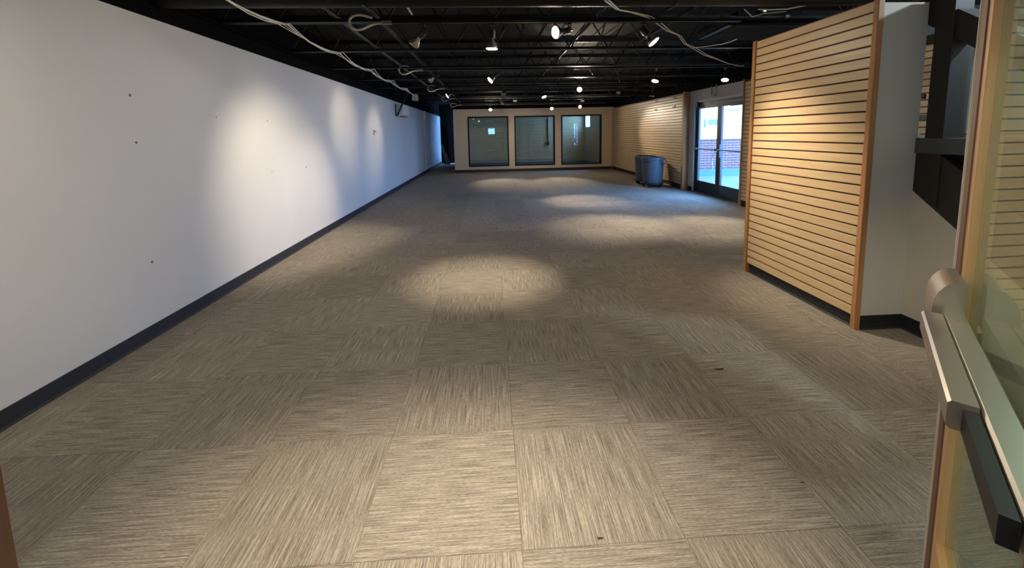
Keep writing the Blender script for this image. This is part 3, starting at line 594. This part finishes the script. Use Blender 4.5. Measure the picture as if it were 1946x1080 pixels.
LAMPS = [
 # first visible track
 ('track lamp tilted toward the left wall, leftmost on the nearest track', (-.62, 4.12), (XL, 5.15, .80), True, 0.95, 68),
 ('track lamp pointing straight down, second on the nearest track', (.046, 4.12), (-.10, 4.15, 0), True, 1.0, 46),
 ('bright track lamp turned to the left, third on the nearest track', (.80, 4.12), (XL, 2.3, 1.7), True, 0.24, 66),
 ('lit track lamp tilted toward the slat partition', (1.55, 4.12), (2.69, 3.45, .95), True, 0.8, 60),
 # second
 ('unlit-looking track lamp facing the left wall, leftmost on the second track', (-.862, 7.07), (XL, 7.6, 1.7), True, 0.26, 56),
 ('lit track lamp tilted left in the middle of the second track', (.144, 7.07), (-2.6, 5.9, .3), True, 0.9, 50),
 ('lit track lamp pointing down, third on the second track', (2.926, 7.07), (2.0, 6.35, 0), True, 1.4, 50),
 ('lit track lamp above the glass doors, rightmost on the second track', (4.15, 7.07), (3.4, 6.1, 0), True, 1.3, 48),
 # third
 ('lit track lamp tilted left, leftmost on the third track', (-.859, 9.89), (XL, 9.5, 1.4), True, 0.28, 56),
 ('dark-backed track lamp facing away, second on the third track', (.357, 9.89), (-.2, 16.2, 1.3), True, 0.6, 50),
 ('lit track lamp in the middle of the third track', (1.269, 9.89), (2.0, 8.8, 0), True, 1.3, 46),
 ('glaring track lamp facing the camera on the third track', (2.178, 9.89), (1.1, 4.5, 2.65), True, 2.2, 36),
 ('silver track lamp facing away, right of the glaring lamp', (3.173, 9.89), (3.6, 16.2, .9), True, 0.5, 50),
 ('unlit silver track lamp, rightmost on the third track', (3.995, 9.89), (3.7, 10.1, 0), False, 0, 50),
 # fourth
 ('small dark-backed track lamp on the fourth track', (.337, 12.7), (1.6, 16.2, 1.0), True, 0.5, 50),
 # fifth
 ('lit track lamp above the leftmost window, on the farthest track', (.01, 15.5), (.42, 12.5, 0), True, 2.4, 38),
 ('lit track lamp above the middle window, on the farthest track', (2.346, 15.5), (2.14, 12.4, 0), True, 2.4, 38),
 ('lit track lamp above the rightmost window, on the farthest track', (3.355, 15.5), (XS, 10.9, .85), True, 2.4, 36),
 # over the entrance, out of the frame
 ('track lamp over the entrance pointing at the carpet left of centre', (-.45, 1.43), (-.45, 1.30, 0), True, 0.75, 62),
 ('track lamp over the entrance pointing at the carpet right of centre', (.45, 1.43), (.25, 1.25, 0), True, 0.6, 58),
 ('track lamp over the entrance facing the left wall', (-.75, 1.43), (XL, 1.7, 1.5), True, 0.2, 75),
 ('track lamp over the entrance, rightmost, turned to the carpet', (1.6, 1.43), (2.4, 2.3, 0), True, 0.10, 60),
]
for lb, b_, aim, lit, pw, cone in LAMPS: track_lamp(lb, b_, aim, lit, pw, cone)

# smoke detectors
for lb, x, y, z in (('round white smoke detector hanging near the leftmost window', .80, 12.9, 2.53), ('small white disc for a track clip glint beneath the glaring lamp', 3.05, 13.4, 2.53)):
    o = thing('smoke_detector', lb, 'detector', (x, y, z)); obj('disc_body', lathe([(.03, -.03), (.055, -.022), (.06, 0), (.06, .015)], 18), 'plastic', o, smooth=True); obj('disc_stem', tube([(0, 0, .015), (0, 0, ZD-z)], .008, 6), 'steel', o)

# ------------------------------------------------------------------ wall unit, thermostat
ac = thing('wall_air_conditioner', 'white wall air conditioner with black hose high on the left wall', 'air conditioner', (XL, 12.1, 2.06))
obj('unit_body', prism([(0, .0), (.13, -.0), (.19, .05), (.215, .13), (.215, .31), (.19, .34), (0, .34)], 1, -.42, .42), 'plastic', ac)
obj('air_vane', boxes((.10, .19, -.36, .36, -.012, .0), bevel=.003), 'darkplastic', ac)
obj('black_hose', tube([(.03, -.45, .02), (.06, -.46, .03), (.12, -.47, .14), (.20, -.48, .30), (.30, -.48, .48), (.36, -.46, .60)], .022, 10), 'darkplastic', ac, smooth=True)
obj('black_hose', tube([(.012, -.44, .02), (.012, -.44, .33)], .012, 8), 'darkplastic', ac, smooth=True)
th = thing('thermostat', 'small white thermostat on the left wall below the air conditioner', 'thermostat', (XL, 9.464, 1.60))
obj('thermostat_body', boxes((0, .022, -.055, .055, -.06, .06), bevel=.006), 'plastic', th); obj('display', boxes((.022, .0235, -.005, .045, -.005, .045)), 'darkplastic', th)

# ------------------------------------------------------------------ bins on dollies
def make_bin(label, loc, rz):
    t = thing('trash_bin', label, 'trash bin', loc, rz, group='grey round bins on dollies')
    b = obj('bin_body', lathe([(.20, .115), (.245, .118), (.252, .14), (.285, .72), (.298, .725), (.302, .76), (.302, .80), (.290, .805), (.280, .80), (.270, .5), (.240, .14), (.2, .135)], 40), 'bin', t, smooth=True)
    # raised panel on the front
    bm = bmesh.new(); g = []
    for i in range(9):
        a = math.radians(-32+8*i); col = []
        for z in (.20, .24, .62, .66):
            r = .252+(.285-.252)*(z-.14)/.58 + .004; col.append(bm.verts.new((r*math.cos(a), r*math.sin(a), z)))
        g.append(col)
    for a, c in zip(g, g[1:]):
        for k in range(3): bm.faces.new((a[k], c[k], c[k+1], a[k+1]))
    obj('front_panel', bm, 'bin', t, smooth=True)
    bm = bmesh.new()                                   # dark moulded lettering under the rim
    for i in range(7):
        a0, a1 = math.radians(-24+i*7), math.radians(-20+i*7)
        bm.faces.new([bm.verts.new((.2855*math.cos(q), .2855*math.sin(q), z)) for q, z in ((a0, .680), (a1, .680), (a1, .704), (a0, .704))])
    obj('lettering', bm, 'darkplastic', t)
    for s in (-1, 1):
        h = obj('handle', tube([(0, s*.285, .76), (-.10, s*.30, .755), (-.10, s*.345, .70), (-.06, s*.35, .64), (.06, s*.35, .64), (.10, s*.345, .70), (.10, s*.30, .755), (0, s*.285, .76)], .014, 8), 'bin', t, smooth=True)
        obj('grip', boxes((-.05, .05, s*.35-.018, s*.35+.018, .622, .655), bevel=.006), 'bin', h)
    dl = obj('dolly', lathe([(.15, .085), (.27, .085), (.285, .095), (.285, .13), (.262, .132), (.258, .112), (.15, .110)], 32), 'bindark', t, smooth=True)
    for k in range(5):
        a = 2*math.pi*k/5+.3; c = (.235*math.cos(a), .235*math.sin(a))
        wbm = lathe([(.012, -.014), (.036, -.012), (.038, 0), (.036, .012), (.012, .014)], 16); bmesh.ops.rotate(wbm, verts=wbm.verts[:], cent=(0,0,0), matrix=Matrix.Rotation(math.pi/2, 3, 'X') )
        ca = obj('caster', wbm, 'bindark', dl, (c[0], c[1], .038), smooth=True)
    return t
make_bin('grey round bin on a dolly, the nearer of the two', (4.36, 10.72, 0), math.radians(215))
make_bin('grey round bin on a dolly, half hidden behind the nearer one', (4.42, 11.42, 0), math.radians(190))
